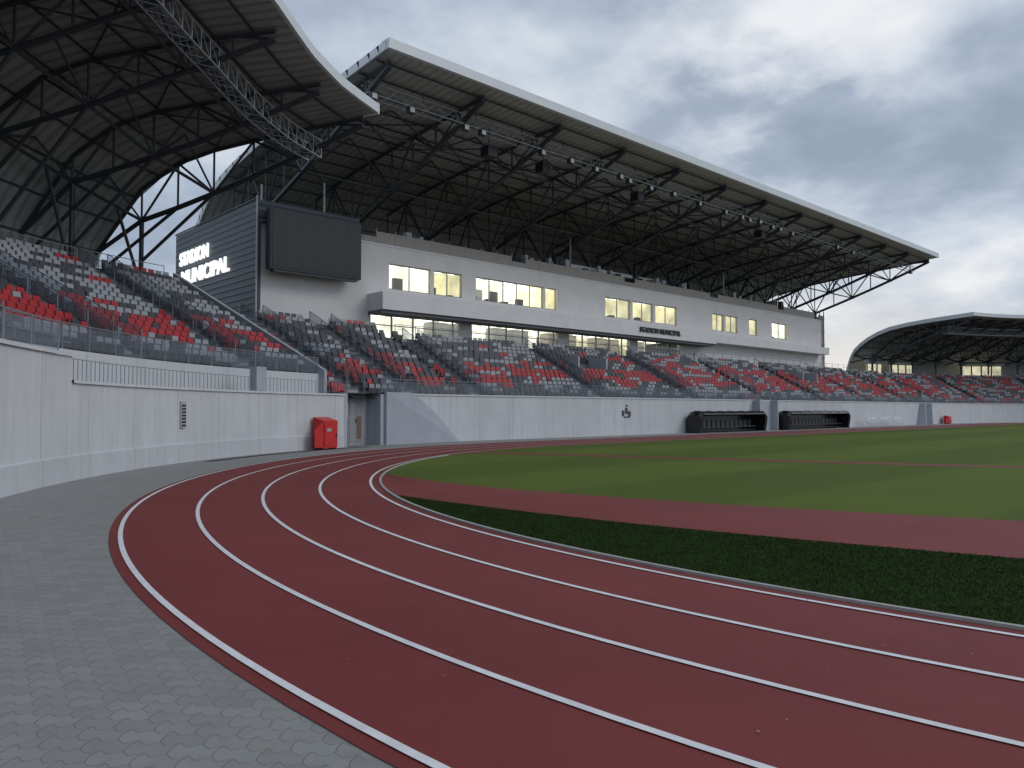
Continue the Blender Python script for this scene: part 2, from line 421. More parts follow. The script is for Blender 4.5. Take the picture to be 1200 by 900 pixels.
aisles=[s_of(100)+.8,sG0+1.8]+[.6+10*i for i in range(0,12)]+[-12.6,-18.5,-24.5,-31,-37.5]
sbk=MB()
rg=np.random.RandomState(5)
blkn=rg.rand(500,30)
def seatcol(s,i,n):
    r=i/n
    co=blkn[int((s+60)/4.2)%500,25]-.5; fi=blkn[int((s+60)/.85)%500,i%24]; f2=blkn[int((s+60)/2.0)%500,(i*7+3)%24]
    rr=r+.14*co+.16*(fi-.5)
    if s<sG0: red=.18<rr<.42 and f2>.12
    elif s<-.5: red=(.06<rr<.36) and f2>.12
    elif s<L+2: red=(.16<rr<(.46 if s<18 else .68)) and f2>.33
    else: red=fi>.7
    if red and random.random()<.9: return 'seat_r'
    if not red and fi>.95: return 'seat_r'
    return 'seat_g' if blkn[int((s+60)/.8)%500,(i*3+2)%24]>(.35 if s<sG0 else .5) else 'seat_d'
voms=(13.5,45)
K=.85
for s0,s1,r0,z0,n in secs:
    for i in range(n):
        rr=r0+i*DEP; zz=z0+i*RISE
        rad=(R0+rr)/R0 if (s0<-1 or s0>=62) else 1.0
        stp=.41/rad; s=s0+.35
        while s<s1-.3:
            if all(abs(s-a)>.7/rad for a in aisles) and not any(abs(s-c)<1.5 and 7<=i<11 for c in voms):
                k=seatcol(s,i,n); w=.165/rad
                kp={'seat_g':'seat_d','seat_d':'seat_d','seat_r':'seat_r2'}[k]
                if random.random()>.01:
                    c=lambda a,b_,z:pt(s+a,rr+b_*K,zz+z*K)
                    tl_=random.gauss(0,.008)
                    if random.random()<.88:
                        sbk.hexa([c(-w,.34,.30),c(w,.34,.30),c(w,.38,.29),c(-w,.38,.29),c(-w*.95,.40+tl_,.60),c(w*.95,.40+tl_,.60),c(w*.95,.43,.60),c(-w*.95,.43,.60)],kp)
                    else:
                        sbk.hexa([c(-w,.13,.36),c(w,.13,.36),c(w,.44,.33),c(-w,.44,.33),c(-w,.13,.41),c(w,.13,.41),c(w,.44,.375),c(-w,.44,.375)],k)
                    sbk.hexa([c(-w*1.1,.45,.34),c(w*1.1,.45,.34),c(w*1.1,.49,.34),c(-w*1.1,.49,.34),c(-w*.9,.51,.80),c(w*.9,.51,.80),c(w*.9,.55,.79),c(-w*.9,.55,.79)],k)
            s+=stp
sbk.obj('seats',stand)
rl=MB()
def rail_path(pts,h,r=.022,bars=3,k='rail',post=True):
    for a,b_ in zip(pts,pts[1:]):
        for j in range(bars):
            z=h*(j+1)/bars; rl.beam((a[0],a[1],a[2]+z),(b_[0],b_[1],b_[2]+z),r if j==bars-1 else r*.55,k)
    if post:
        for a in pts: rl.beam(a,(a[0],a[1],a[2]+h),r,k)
rail_path([pt(s,.17,WT+.06) for s in srange(sG1,sEND-5,1.6)],.65,.02,2)
rail_path([pt(s,.15,2.27) for s in srange(sREC+.2,sG0-.1,.22)],.5,.011,1)
rail_path([pt(s,1.45,3.15) for s in srange(sREC,sG0,1.3)],.7,.022,2)
rail_path([pt(s,.3,2.88) for s in srange(sLEFT,sREC,1.3)],.7,.022,2)
rail_path([pt(s,1.5+NL*DEP+.9,3.05+NL*RISE) for s in srange(sLEFT,sG0,1.3)],.9,.022,3)
sweep(rl,[(1.44,3.2),(1.44,3.8)],sREC,sG0,1.3,'rglass'); sweep(rl,[(.31,2.93),(.31,3.5)],sLEFT,sREC,1.3,'rglass')
sweep(rl,[(.18,WT+.1),(.18,WT+.62)],sG1,sEND-5,1.6,'rglass')
for a in aisles:
    sec=[q for q in secs if q[0]<=a<q[1]]
    if not sec: continue
    s0,s1,r0,z0,n=sec[0]
    for i in range(n):
        h_=DEP/2
        sbox(rl,a-.45,a+.45,r0+i*DEP+h_,r0+(i+1)*DEP-.001,z0+i*RISE+.001,z0+(i+.5)*RISE,'stair')
        rl.face([pt(a-.45,r0+i*DEP+.01,z0+i*RISE+.003),pt(a+.45,r0+i*DEP+.01,z0+i*RISE+.003),pt(a+.45,r0+i*DEP+h_-.005,z0+i*RISE+.003),pt(a-.45,r0+i*DEP+h_-.005,z0+i*RISE+.003)],'stair')
    for side in (-.55,.55):
        if a>40 and side>0: continue
        P_=[pt(a+side,r0+i*DEP,z0+i*RISE) for i in range(1,n,2)]
        rail_path(P_,.85,.024,2)
        if a<22: 
            for p,q in zip(P_,P_[1:]): rl.face([(p[0],p[1],p[2]+.1),(q[0],q[1],q[2]+.1),(q[0],q[1],q[2]+.8),(p[0],p[1],p[2]+.8)],'rglass')
sa,sb=sG0-.08,sG0+.08
rl.hexa([pt(sa,1.0,1.9),pt(sb,1.0,1.9),pt(sb,10.6,1.9),pt(sa,10.6,1.9),pt(sa,1.0,3.3),pt(sb,1.0,3.3),pt(sb,10.6,8.3),pt(sa,10.6,8.3)],'wall2')
for c in voms:
    r0,z0=.45,2.1; i0=7
    ra=r0+i0*DEP; za=z0+i0*RISE
    sbox(rl,c-1.5,c-1.35,ra-.05,ra+1.8,za-.2,za+1.2,'wall2'); sbox(rl,c+1.35,c+1.5,ra-.05,ra+1.8,za-.2,za+1.2,'wall2')
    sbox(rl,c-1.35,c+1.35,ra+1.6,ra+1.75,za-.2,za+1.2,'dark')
    rail_path([pt(c-1.4,ra,za+1.2),pt(c-1.4,ra+1.8,za+1.2),pt(c+1.4,ra+1.8,za+1.2),pt(c+1.4,ra,za+1.2)],.5,.02,2)
rail_path([pt(s,.45+NM*DEP+.2,2.1+NM*RISE) for s in srange(0,110,1.5)],.85,.02,3)
rl.obj('railings_and_stairs',stand)

# dugouts
def dugout(name,s0,s1):
    e=empty(name); mb=MB()
    pr=[(-.15,.02),(-.15,1.2),(-.32,1.4),(-.7,1.5),(-1.1,1.47),(-1.35,1.3)]
    sweep(mb,pr,s0+.3,s1-.3,1.5,'black_t'); sweep(mb,[(a-.03*(a>-.2),b-.03) for a,b in pr][::-1],s0+.3,s1-.3,1.5,'black_t')
    for s,o in ((s0,.3),(s1,-.3)):
        ep=[(-.15,.02),(-.15,1.0),(-.32,1.2),(-.7,1.25),(-1.1,1.2),(-1.35,1.05),(-1.3,.6),(-1.2,.02)]
        ei=[(-.15,.02),(-.15,1.2),(-.32,1.4),(-.7,1.5),(-1.1,1.47),(-1.35,1.3),(-1.3,.6),(-1.2,.02)]
        mb.face([pt(s,*q) for q in ep],'black_t')
        for i in range(len(ep)-1): mb.face([pt(s,*ep[i]),pt(s,*ep[i+1]),pt(s+o,*ei[i+1]),pt(s+o,*ei[i])],'black_t')
    s=s0+.3
    while s<=s1-.29:
        for a,b_ in zip(pr,pr[1:]): mb.beam(pt(s,a[0]-.01,a[1]+.012),pt(s,b_[0]-.01,b_[1]+.012),.02,'frame')
        s+=(s1-s0-.6)/6
    mb.beam(pt(s0+.3,-1.36,1.3),pt(s1-.3,-1.36,1.3),.025,'steel_l')
    n=int((s1-s0-.8)/.6)
    for i in range(n):
        a=s0+.45+i*.6; sbox(mb,a,a+.45,-.75,-.3,.35,.42,'seat_d'); sbox(mb,a,a+.45,-.36,-.3,.43,.85,'seat_d')
    sbox(mb,s0+.4,s1-.4,-.7,-.35,.1,.16,'frame')
    mb.obj('shelter',e)
dugout('team_dugout',18.4,27.2); dugout('team_dugout.001',30.6,41.6)
mb=MB(); sbox(mb,27.4,27.55,-.6,-.002,0,2.34,'wall2'); sbox(mb,30.1,30.25,-.6,-.002,0,2.34,'wall2'); sbox(mb,27.55,30.1,-.08,-.003,0,2.2,'wall2'); sbox(mb,28.2,29.4,-.11,-.082,0,1.95,'ebox'); mb.obj('players_tunnel')
e=empty('field_bench'); mb=MB()
for k in range(3):
    a=46+k*3; sbox(mb,a,a+2.2,-1.2,-.9,.42,.47,'fascia')
    for q in (a+.1,a+1.1,a+2.1):
        mb.beam(pt(q,-1.15,0),pt(q,-1.15,.42),.02,'fascia'); mb.beam(pt(q,-.95,0),pt(q,-.92,.9),.02,'fascia')
    sbox(mb,a,a+2.2,-.94,-.9,.7,.9,'fascia')
mb.obj('bench_row',e)
mb=MB(); a=61
for i in range(2): mb.hexa([pt(a+i*2,-.9,.0),pt(a+i*2+.2,-.9,0),pt(a+i*2+.2,-.03,0),pt(a+i*2,-.03,0),pt(a+i*2+.9,-.5,2.3),pt(a+i*2+1.1,-.5,2.3),pt(a+i*2+1.1,-.03,2.3),pt(a+i*2+.9,-.03,2.3)],'wall2')
mb.obj('entrance_buttress')

# ------------------------------------------------------------ main building
G=empty('main_grandstand')
FV=39.5; U0,U1=18.1,84.3; FT=11.6
mb=MB()
def wallrow(u0,u1,z0,z1,ops,v0,v1,k):
    za,zb=ops[0][2],ops[0][3]
    mb.box(u0,u1,v0,v1,z0,za,k); mb.box(u0,u1,v0,v1,zb,z1,k)
    c=u0
    for o in ops:
        mb.box(c,o[0],v0,v1,za,zb,k); c=o[1]
    mb.box(c,u1,v0,v1,za,zb,k)
wins=[(26.5,29.7,'w'),(29.95,32.3,'y'),(33.5,40.0,'w'),(40.2,41.4,'y'),(47,50.2,'y'),(50.5,53.3,'y'),(53.6,56.8,'y'),(62.4,64.4,'y'),(64.7,66.9,'y'),(69,70.6,'y'),(73.5,76.7,'w')]
ops=[(a,b_,9.0,10.6) for a,b_,_ in wins]
wallrow(U0,U1,7.95,FT,ops,FV,FV+.3,'white')
mb.box(U0,25.2,FV,FV+.3,5.2,7.95,'white')
mb.box(57.2,U1,FV,FV+.3,5.2,7.95,'white')
mb.box(25.2,57.2,FV+.02,FV+.28,7.55,7.95,'white')
mb.box(25.0,60.5,37.9,FV-.003,7.5,8.55,'slab')
mb.box(60.5,84.0,38.3,FV-.003,7.7,8.45,'slab')
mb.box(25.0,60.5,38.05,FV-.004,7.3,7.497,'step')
mb.box(U0-.0,U1,FV-.04,FV+.4,FT+.002,FT+.12,'slab')
mb.box(U1,U1+.3,FV,50,5,FT,'white')
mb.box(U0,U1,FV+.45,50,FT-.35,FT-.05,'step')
for i in range(5): mb.box(U1+.3,U1+2.3,FV+.5,FV+4,6+i*1.5,6.15+i*1.5,'stair')
for x in (U1+.35,U1+1.2,U1+2.2):
    for y in (FV+.55,FV+2,FV+3.9): mb.beam((x,y,4),(x,y,12.9),.06,'steel_l')
mb.box(U1+1.0,U1+2.25,FV+.6,FV+.65,4,12.4,'mesh')
mb.obj('facade_walls',G)
mb=MB()
for a,b_,t in wins:
    k='room_'+t
    mb.face([(a-.1,42.5,8.4),(b_+.1,42.5,8.4),(b_+.1,42.5,11.2),(a-.1,42.5,11.2)],k)
    mb.face([(a-.1,FV+.3,8.95),(b_+.1,FV+.3,8.95),(b_+.1,42.5,8.95),(a-.1,42.5,8.95)],'furn')
    mb.face([(a-.1,FV+.3,10.8),(b_+.1,FV+.3,10.8),(b_+.1,42.5,10.8),(a-.1,42.5,10.8)],k)
    mb.face([(a-.1,FV+.3,8.9),(a-.1,42.5,8.9),(a-.1,42.5,10.8),(a-.1,FV+.3,10.8)],k)
    mb.face([(b_+.1,FV+.3,8.9),(b_+.1,42.5,8.9),(b_+.1,42.5,10.8),(b_+.1,FV+.3,10.8)],k)
    x=a+.5
    while x<b_-.3:
        mb.box(x,x+.9,40.5,40.65,10.7,10.76,'fixture')
        if random.random()<.6: mb.box(x,x+.5,40.6,41,8.96,9.0+random.uniform(.3,.7),'furn')
        if random.random()<.4: mb.box(x+.2,x+.9,42.2,42.45,8.96,10.3,'furn' if random.random()<.3 else 'ebox')
        x+=1.5
for a,b_,k in ((25.2,46,'room_w'),(46,57.2,'room_y')):
    mb.face([(a,43.2,5.8),(b_,43.2,5.8),(b_,43.2,7.7),(a,43.2,7.7)],k)
mb.face([(25.2,FV+.3,7.6),(57.2,FV+.3,7.6),(57.2,43.2,7.6),(25.2,43.2,7.6)],'room_w')
mb.face([(25.2,FV+.3,5.9),(57.2,FV+.3,5.9),(57.2,43.2,5.9),(25.2,43.2,5.9)],'furn')
x=26
while x<56.5:
    if random.random()<.75: mb.box(x,x+1.2,41,41.2,7.5,7.56,'fixture')
    if random.random()<.45: mb.box(x,x+random.uniform(.6,1.6),42,43,5.95,7.6,'ebox' if random.random()<.5 else 'mesh')
    if random.random()<.4: mb.box(x+.3,x+1.2,40.6,41.2,5.95,6.6,'furn')
    x+=1.9
mb.obj('lit_rooms',G)
mb=MB()
for a,b_,t in wins:
    n=max(1,round((b_-a)/1.3))
    for i in range(n+1):
        x=a+(b_-a)*i/n; mb.box(x-.03,x+.03,FV+.12,FV+.19,9.003,10.597,'mull')
    mb.box(a,b_,FV+.11,FV+.2,9.003,9.07,'mull'); mb.box(a,b_,FV+.11,FV+.2,10.53,10.597,'mull'); 
    mb.face([(a,FV+.155,9.05),(b_,FV+.155,9.05),(b_,FV+.155,10.55),(a,FV+.155,10.55)],'glass')
x=25.2
while x<57.3:
    mb.box(x-.04,x+.04,FV+.1,FV+.2,5.9,7.55,'mull'); x+=1.6
mb.box(25.2,57.2,FV+.09,FV+.21,6.75,6.8,'mull')
for x in (32,41.5,50): mb.box(x,x+1.1,FV-.05,FV+.25,5.9,7.5,'white')
mb.face([(25.2,FV+.15,5.9),(57.2,FV+.15,5.9),(57.2,FV+.15,7.55),(25.2,FV+.15,7.55)],'glass')
mb.obj('window_frames',G)
mb=MB()
for i in range(42):
    u=24.5+i*1.42
    if u>U1-1: break
    h=.85 if (i%9) else .5
    mb.box(u+.02,u+1.38,FV+.5,FV+.55,FT+.13,FT+.13+h,'mesh')
    mb.beam((u,FV+.52,FT+.12),(u,FV+.52,FT+1.15),.03,'steel_l')
for i in range(34):
    u=25+random.random()*55; w=random.uniform(.15,.5); mb.box(u,u+w,FV+.6,FV+1.0,FT+.12,FT+random.uniform(1.1,1.6),'steel_l' if i%3 else 'furn')
for u in (22.6,44,66): mb.beam((u,FV+1,FT),(u,FV+1,15),.07,'steel_l',6)
mb.box(44,56,FV+1.4,FV+1.6,FT+.1,FT+1.5,'white'); mb.box(45,55,FV+1.3,FV+1.39,FT+.5,FT+1.2,'dark')
mb.obj('terrace_parapet',G)
mb=MB(); y0,y1=39.2,51.3
mb.face([(17.9,y0,4),(17.9,y1,4),(17.9,y1,12.9),(17.9,y0,12.9)],'clad',[(4,0),(4,1),(12.9,1),(12.9,0)])
mb.face([(17.9,y0,11.7),(24.2,y0,11.7),(24.2,y0,12.9),(17.9,y0,12.9)],'clad',[(11.7,0),(11.7,1),(12.9,1),(12.9,0)])
mb.face([(24.2,y0,11.7),(24.2,y1,11.7),(24.2,y1,12.9),(24.2,y0,12.9)],'clad')
mb.face([(17.9,y0,12.9),(24.2,y0,12.9),(24.2,y1,12.9),(17.9,y1,12.9)],'steel')
mb.face([(17.9,y0,4),(17.9,y0,11.7),(18.1,y0,11.7),(18.1,y0,4)],'steel')
mb.beam((17.86,y0,4),(17.86,y0,13.1),.05,'steel_l'); mb.beam((17.86,y0,12.95),(17.86,y1,12.95),.05,'steel')
mb.beam((18.2,y0+.2,12.9),(18.2,y0+.2,13.8),.05,'steel_l')
mb.obj('dark_block',G)
e=empty('scoreboard'); mb=MB()
sb0,sb1,zb0,zb1=18.25,23.8,9.1,12.4
mb.box(sb0,sb1,38.35,38.9,zb0,zb1,'frame'); mb.box(sb0+.12,sb1-.12,38.33,38.348,zb0+.14,zb1-.14,'screen')
for i in range(1,6): mb.box(sb0+i*.925-.005,sb0+i*.925+.005,38.325,38.3295,zb0+.15,zb1-.15,'frame')
for x in (19,21,23): mb.box(x,x+.15,38.9,39.49,9.5,11.5,'steel')
mb.box(sb0+.2,sb1-.2,38.4,38.8,zb0-.12,zb0-.003,'steel')
mb.obj('screen_body',e)
def text_mesh(txt,w,h,mat,mw,parent,off=.03):
    cu=bpy.data.curves.new('t','FONT'); cu.body=txt; cu.size=1.3; cu.extrude=.05; cu.offset=off
    o=bpy.data.objects.new('letters',cu); sc.collection.objects.link(o)
    bpy.context.view_layer.update()
    dx=o.dimensions.x; dz=o.dimensions.y
    me=bpy.data.meshes.new_from_object(o.evaluated_get(bpy.context.evaluated_depsgraph_get()))
    bpy.data.objects.remove(o); o=bpy.data.objects.new('letters',me); sc.collection.objects.link(o)
    me.materials.clear(); me.materials.append(M[mat])
    o.matrix_world=mw@Matrix.Diagonal((w/dx,h/dz,1,1)); o.parent=parent
sg=empty('illuminated_sign')
RX=Matrix(((0,0,-1,0),(-1,0,0,0),(0,1,0,0),(0,0,0,1)))
RY=Matrix(((1,0,0,0),(0,0,-1,0),(0,1,0,0),(0,0,0,1)))
for txt,y,z,h,w in (('STADION',50.3,10.75,.85,4.6),('MUNICIPAL',50.0,9.5,.9,7.3)):
    text_mesh(txt,w,h,'ltr',Matrix.Translation((17.8,y,z))@RX,sg)
sg2=empty('facade_sign')
text_mesh('STADION MUNICIPAL',5.6,.42,'furn',Matrix.Translation((49.3,37.85,7.85))@RY,sg2)

# ------------------------------------------------------------ main roof
prof=catmull([(30,18.55),(34.4,18.2),(40,17.75),(45,17.2),(50,16.1),(53,14.0),(54.5,11.3),(55,7),(55.1,4)],5)
RU0,RU1=20.0,92.7
mb=MB(); us=srange(RU0,RU1,3)
for a,b_ in zip(us,us[1:]):
    cl=0
    for p,q in zip(prof,prof[1:]):
        mb.face([(a,p[0],p[1]),(b_,p[0],p[1]),(b_,q[0],q[1]),(a,q[0],q[1])],'soffit',[(a,cl),(b_,cl),(b_,cl+1),(a,cl+1)])
        mb.face([(a,p[0],p[1]+.35),(b_,p[0],p[1]+.35),(b_,q[0]+.2,q[1]+.3),(a,q[0]+.2,q[1]+.3)],'roofskin',[(a,cl),(b_,cl),(b_,cl+1),(a,cl+1)])
mb.obj('roof_sheets',G)
mb=MB()
mb.box(RU0-.1,RU1+.1,29.75,29.98,18.52,19.0,'fascia'); mb.box(RU0-.1,RU1+.1,29.98,30.4,18.91,19.01,'fascia')
for u in (RU0-.12,RU1+.02):
    for p,q in zip(prof,prof[1:]):
        mb.hexa([(u,p[0],p[1]-.02),(u+.1,p[0],p[1]-.02),(u+.1,q[0],q[1]-.02),(u,q[0],q[1]-.02),
                 (u,p[0]+.05,p[1]+.42),(u+.1,p[0]+.05,p[1]+.42),(u+.1,q[0]+.25,q[1]+.38),(u,q[0]+.25,q[1]+.38)],'fascia')
mb.obj('roof_fascia',G)
mb=MB()
def pz(v):
    for p,q in zip(prof,prof[1:]):
        if p[0]<=v<=q[0]: return p[1]+(q[1]-p[1])*(v-p[0])/(q[0]-p[0]+1e-9)
    return prof[-1][1]
lowc=lambda v: 18.1-(v-30.6)*.40+.004*(v-30.6)**2
nt_=13
for k in range(nt_):
    u=RU0+.5+k*(RU1-RU0-1)/(nt_-1)
    vs=[30.6,32.6,34.8,37.0,39.2,41.4,43.8,46.2,48.6]
    for i in range(len(vs)-1):
        a,b_=vs[i],vs[i+1]
        mb.beam((u,a,pz(a)-.22),(u,b_,pz(b_)-.22),.11,'steel',6)
        mb.beam((u,a,lowc(a)),(u,b_,lowc(b_)),.15,'steel',6)
        mb.beam((u,b_,pz(b_)-.22),(u,b_,lowc(b_)),.06,'steel',5)
        if i%2: mb.beam((u,a,pz(a)-.22),(u,b_,lowc(b_)),.07,'steel',5)
        else: mb.beam((u,a,lowc(a)),(u,b_,pz(b_)-.22),.07,'steel',5)
    if k<nt_-1:
        un=RU0+.5+(k+1)*(RU1-RU0-1)/(nt_-1); um=(u+un)/2
        for v in (34.8,39.2,43.8):
            mb.beam((u,v,lowc(v)),(um,v,pz(v)-.25),.055,'steel',5); mb.beam((un,v,lowc(v)),(um,v,pz(v)-.25),.055,'steel',5)
        mb.beam((u,34.8,pz(34.8)-.25),(un,39.2,pz(39.2)-.25),.045,'steel'); mb.beam((u,39.2,pz(39.2)-.25),(un,34.8,pz(34.8)-.25),.045,'steel')
    mb.beam((u,48.6,lowc(48.6)),(u,48.6,5),.22,'steel',8)
    mb.beam((u,43.8,lowc(43.8)),(u,43.8,FT-.2),.16,'steel',8)
for v in [31+1.55*i for i in range(13)]: mb.beam((RU0,v,pz(v)-.1),(RU1,v,pz(v)-.1),.05,'steel')
for v in (34.8,39.2,43.8): mb.beam((RU0,v,lowc(v)),(RU1,v,lowc(v)),.07,'steel',5)
mb.obj('roof_trusses',G)
mb=MB()
y,z=32.2,17.25
for dy,dz in ((0,0),(.6,0),(0,.55),(.6,.55)): mb.beam((RU0+.3,y+dy,z+dz),(RU1-.3,y+dy,z+dz),.035,'steel_l')
u=RU0+.3; i=0
while u<RU1-1:
    mb.beam((u,y,z),(u+.6,y,z+.55),.02,'steel_l'); mb.beam((u+.6,y,z+.55),(u+1.2,y,z),.02,'steel_l'); mb.beam((u,y,z),(u,y+.6,z),.02,'steel_l')
    mb.beam((u,y+.6,z),(u+.6,y+.6,z+.55),.02,'steel_l')
    if i%3==0: mb.beam((u,y+.3,z+.55),(u,y+.3,pz(y)),.03,'steel')
    if random.random()<.45:
        dy=random.uniform(-.2,.1); mb.box(u,u+.36,y-.15+dy,y+.15+dy,z-.38,z-.06,'furn'); mb.box(u+.04,u+.32,y-.17+dy,y-.152+dy,z-.35,z-.1,'fascia')
    u+=1.2;i+=1
for u in (29,33.5,43,60): mb.box(u,u+.7,y+.9,y+1.6,z-.9,z-.3,'frame'); mb.beam((u+.4,y+1.3,z-.3),(u+.4,y+1.3,pz(y)),.03,'steel')
mb.obj('floodlight_catwalk',G)

# ------------------------------------------------------------ curved roofs
def interp(x,xs,ys): return float(np.interp(x,xs,ys))
Rs=[26.6,28.2,30,32,34,36,37.5,38.7,39.6,40.3,40.8,41.1,41.3]
def gR(R): return interp(R,[26.6,31.5,34.5,36.5,38.2,39.4,40.3,41,41.3],[0,.08,.16,.25,.42,.60,.80,1.1,1.5])
def curved_roof(name,C,side,zff,thf,thb,thend,ntr,dfun):
    E=empty(name)
    def zb(R,th): zf=zff(th); return zf-(zf-8.3)*gR(R)
    def th_(R,t):
        t0=thf+(thb-thf)*(R-26.6)/14.7; return t0+(thend-t0)*t
    def P(R,t,dz=0):
        th=th_(R,t); r=R+dfun(th); return (C[0]+r*math.cos(D(th)),C[1]+r*math.sin(D(th)),zb(R,th)+dz)
    nT=72; mb=MB()
    for i in range(nT):
        a,b_=i/nT,(i+1)/nT
        ua,ub=a*48,b_*48
        for r,q in zip(Rs,Rs[1:]):
            mb.face([P(r,a),P(r,b_),P(q,b_),P(q,a)],'soffit_c',[(ua,0),(ub,0),(ub,1),(ua,1)])
            mb.face([P(r,a,.4),P(r,b_,.4),P(q+.2*(q>39),b_,.35),P(q+.2*(r>39),a,.35)] if r>39 else [P(r,a,.4),P(r,b_,.4),P(q,b_,.38),P(q,a,.38)],'roofskin',[(ua,0),(ub,0),(ub,1),(ua,1)])
    mb.obj('roof_sheets',E,True)
    mb=MB()
    def fas(p0,p1,p2,p3): mb.face([p0,p1,p2,p3],'fascia')
    for i in range(nT):
        a,b_=i/nT,(i+1)/nT
        i0,i1,o0,o1=P(26.45,a,0),P(26.45,b_,0),P(26.62,a,0),P(26.62,b_,0)
        j0,j1,q0,q1=P(26.45,a,.42),P(26.45,b_,.42),P(26.62,a,.42),P(26.62,b_,.42)
        fas(i0,i1,j1,j0); fas(i0,i1,o1,o0); fas(j0,j1,q1,q0)
    for r,q in zip([26.45]+Rs[1:],Rs[1:]):
        pa,pb=Vector(P(r,0,-.05)),Vector(P(q,0,-.05)); pc,pd=Vector(P(r,0,.44)),Vector(P(q,0,.44))
        d=(Vector(P(30,.01))-Vector(P(30,0))).normalized()*-.1
        mb.hexa([pa,pb,pb+d,pa+d,pc,pd,pd+d,pc+d],'fascia')
    mb.obj('roof_fascia',E)
    mb=MB()
    nodes=[27.1,28.8,30.6,32.6,34.6,36.4,38.2]
    def low(R,t):
        th=th_(R,t); r=R+dfun(th); zz=zff(th)-.6-(R-27.1)*.38
        return (C[0]+r*math.cos(D(th)),C[1]+r*math.sin(D(th)),min(zz,zb(R,th)-.5))
    for k in range(ntr):
        t=.004+k/(ntr-1)*.99
        for i in range(len(nodes)-1):
            a,b_=nodes[i],nodes[i+1]
            mb.beam(P(a,t,-.2),P(b_,t,-.2),.10,'steel',6); mb.beam(low(a,t),low(b_,t),.13,'steel',6)
            mb.beam(P(b_,t,-.2),low(b_,t),.055,'steel',5)
            mb.beam(*((P(a,t,-.2),low(b_,t)) if i%2 else (low(a,t),P(b_,t,-.2))),.06,'steel',5)
        mb.beam(low(38.2,t),P(40.4,t,-.2),.12,'steel',6); mb.beam(P(38.2,t,-.2),P(40.4,t,-.2),.1,'steel',6)
        lq=Vector(low(36.4,t)); pb=P(40.9,t,-.1); mb.beam(lq,(pb[0],pb[1],pb[2]),.09,'steel',6)
        if k<ntr-1:
            t2=.004+(k+1)/(ntr-1)*.99; tm=(t+t2)/2
            for R in (30.6,34.6,38.2):
                mb.beam(low(R,t),P(R,tm,-.25),.05,'steel',5); mb.beam(low(R,t2),P(R,tm,-.25),.05,'steel',5); mb.beam(low(R,t),low(R,t2),.08,'steel',5)
            mb.beam(P(30.6,t,-.2),P(34.6,t2,-.2),.045,'steel'); mb.beam(P(34.6,t,-.2),P(30.6,t2,-.2),.045,'steel')
        c0=low(38.2,t)
        mb.beam(c0,(c0[0],c0[1],6.5),.11,'steel',8)
        cm=low(34.6,t); mb.beam((c0[0],c0[1],8.8),cm,.09,'steel',6)
        cs=low(38.2,min(1,t+.03)); mb.beam((c0[0],c0[1],7.6),cs,.08,'steel',6)
    for R in (28,29.6,31.2,32.8,34.4,36,37.4,38.6,39.6,40.4):
        for i in range(40): mb.beam(P(R,i/40,-.1),P(R,(i+1)/40,-.1),.05,'steel')
    mb.obj('roof_trusses',E)
    mb=MB()
    def cat(dr,dz,t):
        th=th_(29.3,t); r=29.3+dr+dfun(th); return (C[0]+r*math.cos(D(th)),C[1]+r*math.sin(D(th)),zff(th)-1.9+dz)
    n=70
    for i in range(n):
        a,b_=i/n,(i+1)/n; 
        for dr,dz in ((0,0),(.8,0),(0,.8),(.8,.8)): mb.beam(cat(dr,dz,a),cat(dr,dz,b_),.035,'steel_l')
        mb.beam(cat(0,0,a),cat(0,.8,b_),.018,'steel_l'); mb.beam(cat(.8,0,a),cat(.8,.8,b_),.018,'steel_l'); mb.beam(cat(0,0,a),cat(.8,0,b_),.018,'steel_l')
        mb.beam(cat(0,0,a),cat(0,.8,a),.018,'steel_l'); mb.beam(cat(0,0,a),cat(.8,0,a),.018,'steel_l')
    mb.obj('lighting_truss',E)
    return E
zl=lambda th: interp(th,[100,104,110,114,118.6,125,140,180],[14.9,15.1,15.5,16.0,16.9,17.8,18.8,19.3])
curved_roof('curved_stand_roof',C1,1,zl,104.9,112.4,178,13,dR)
zf2=lambda th: 13.0
curved_roof('curved_stand_roof.001',C2,-1,zf2,76.5,82.5,25,10,lambda th:0)
e=empty('concession_kiosk'); mb=MB()
for s0,s1 in ((L+4.0,L+6.3),(L+7.5,L+10.5),(L+16,L+20)):
    for a,b_ in zip(srange(s0,s1,1),srange(s0,s1,1)[1:]):
        mb.face([pt(a,12.6,6.2),pt(b_,12.6,6.2),pt(b_,12.6,7.7),pt(a,12.6,7.7)],'room_y')
        sbox(mb,a-.05,a+.05,12.4,12.5,6.0,7.8,'frame')
    sbox(mb,s0-.2,s1+.2,12.2,12.7,7.8,8.2,'ebox'); sbox(mb,s0-.2,s1+.2,12.2,12.55,4.5,6.2,'ebox')
mb.obj('lit_fronts',e)

# ------------------------------------------------------------ world
w=bpy.data.worlds.new('World'); sc.world=w; w.use_nodes=True; nt=w.node_tree
bg=nt.nodes['Background']; out=nt.nodes['World Output']
sky=N(nt,'ShaderNodeTexSky'); sky.sky_type='NISHITA'; sky.sun_disc=False; sky.sun_elevation=D(38); sky.sun_rotation=D(90+55)
nt.links.new(sky.outputs[0],bg.inputs[0]); bg.inputs[1].default_value=.08
tc=N(nt,'ShaderNodeTexCoord'); sp=N(nt,'ShaderNodeSeparateXYZ'); nt.links.new(tc.outputs['Generated'],sp.inputs[0])
zc=math_n(nt,'ADD',math_n(nt,'MAXIMUM',sp.outputs[2],0),.24)
cb=N(nt,'ShaderNodeCombineXYZ'); nt.links.new(math_n(nt,'DIVIDE',sp.outputs[0],zc),cb.inputs[0]); nt.links.new(math_n(nt,'DIVIDE',sp.outputs[1],zc),cb.inputs[1])
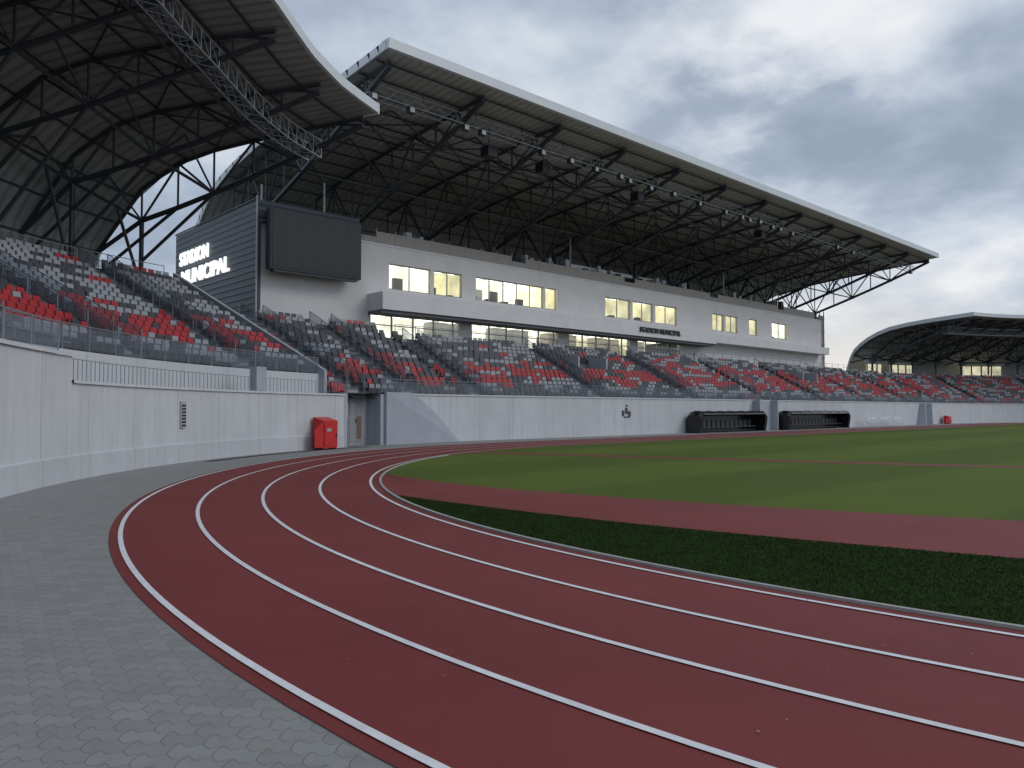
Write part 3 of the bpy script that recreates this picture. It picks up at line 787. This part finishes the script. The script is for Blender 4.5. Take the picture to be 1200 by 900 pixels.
mp=N(nt,'ShaderNodeMapping'); mp.inputs['Location'].default_value=(5.3,2.2,0); nt.links.new(cb.outputs[0],mp.inputs[0])
n1=noise(nt,mp.outputs[0],1.5,7,.5,.1)
n2=noise(nt,mp.outputs[0],4.2,6,.55,.1)
nn=math_n(nt,'ADD',math_n(nt,'MULTIPLY',n1,.7),math_n(nt,'MULTIPLY',n2,.3))
cc=ramp(nt,nn,[(.38,(.30,.36,.46)),(.46,(.39,.46,.57)),(.52,(.50,.57,.67)),(.58,(.64,.69,.76)),(.66,(.84,.85,.87))])
def lobe(az,el,pw):
    vm=N(nt,'ShaderNodeVectorMath',operation='DOT_PRODUCT'); nt.links.new(tc.outputs['Generated'],vm.inputs[0])
    vm.inputs[1].default_value=(math.cos(D(el))*math.cos(D(az)),math.cos(D(el))*math.sin(D(az)),math.sin(D(el)))
    return math_n(nt,'POWER',math_n(nt,'MAXIMUM',vm.outputs['Value'],0),pw)
g1=lobe(28.6,24,90); g2=lobe(23,3,60)
cmb=mixc(nt,math_n(nt,'MULTIPLY',g1,math_n(nt,'MULTIPLY',ramp(nt,nn,[(.44,(0,0,0)),(.54,(1,1,1))]),.8)),cc,(.92,.92,.93))
hz=math_n(nt,'MAXIMUM',math_n(nt,'SUBTRACT',1,math_n(nt,'MULTIPLY',math_n(nt,'ABSOLUTE',sp.outputs[2]),5.5)),0)
cmb=mixc(nt,math_n(nt,'MULTIPLY',hz,.35),cmb,(.72,.74,.77))
cmb=mixc(nt,math_n(nt,'MULTIPLY',math_n(nt,'MULTIPLY',hz,g2),.95),cmb,(1.0,.93,.84))
bg2=N(nt,'ShaderNodeBackground'); nt.links.new(cmb,bg2.inputs[0]); bg2.inputs[1].default_value=1.06
ms=N(nt,'ShaderNodeMixShader'); ms.inputs[0].default_value=.95
nt.links.new(bg.outputs[0],ms.inputs[1]); nt.links.new(bg2.outputs[0],ms.inputs[2]); nt.links.new(ms.outputs[0],out.inputs[0])
sd=bpy.data.lights.new('sun_fill','SUN'); sd.energy=.8; sd.angle=D(30); sd.color=(1,.97,.94)  # soft sun lamp added facing the facade to brighten it under overcast
so=bpy.data.objects.new('sun_fill',sd); sc.collection.objects.link(so)
dv=Vector((math.cos(D(38))*math.cos(D(-55)),math.cos(D(38))*math.sin(D(-55)),math.sin(D(38))))
so.rotation_euler=dv.to_track_quat('Z','Y').to_euler()
cd=bpy.data.cameras.new('camera'); cd.lens=27; cd.sensor_width=36; cd.clip_end=5000; cd.clip_start=.05
co=bpy.data.objects.new('camera',cd); sc.collection.objects.link(co); co.location=(0,0,1.6); co.rotation_euler=(D(90+1.91),0,D(-43)); sc.camera=co
sc.view_settings.view_transform='Standard'; sc.view_settings.look='None'; sc.view_settings.exposure=0
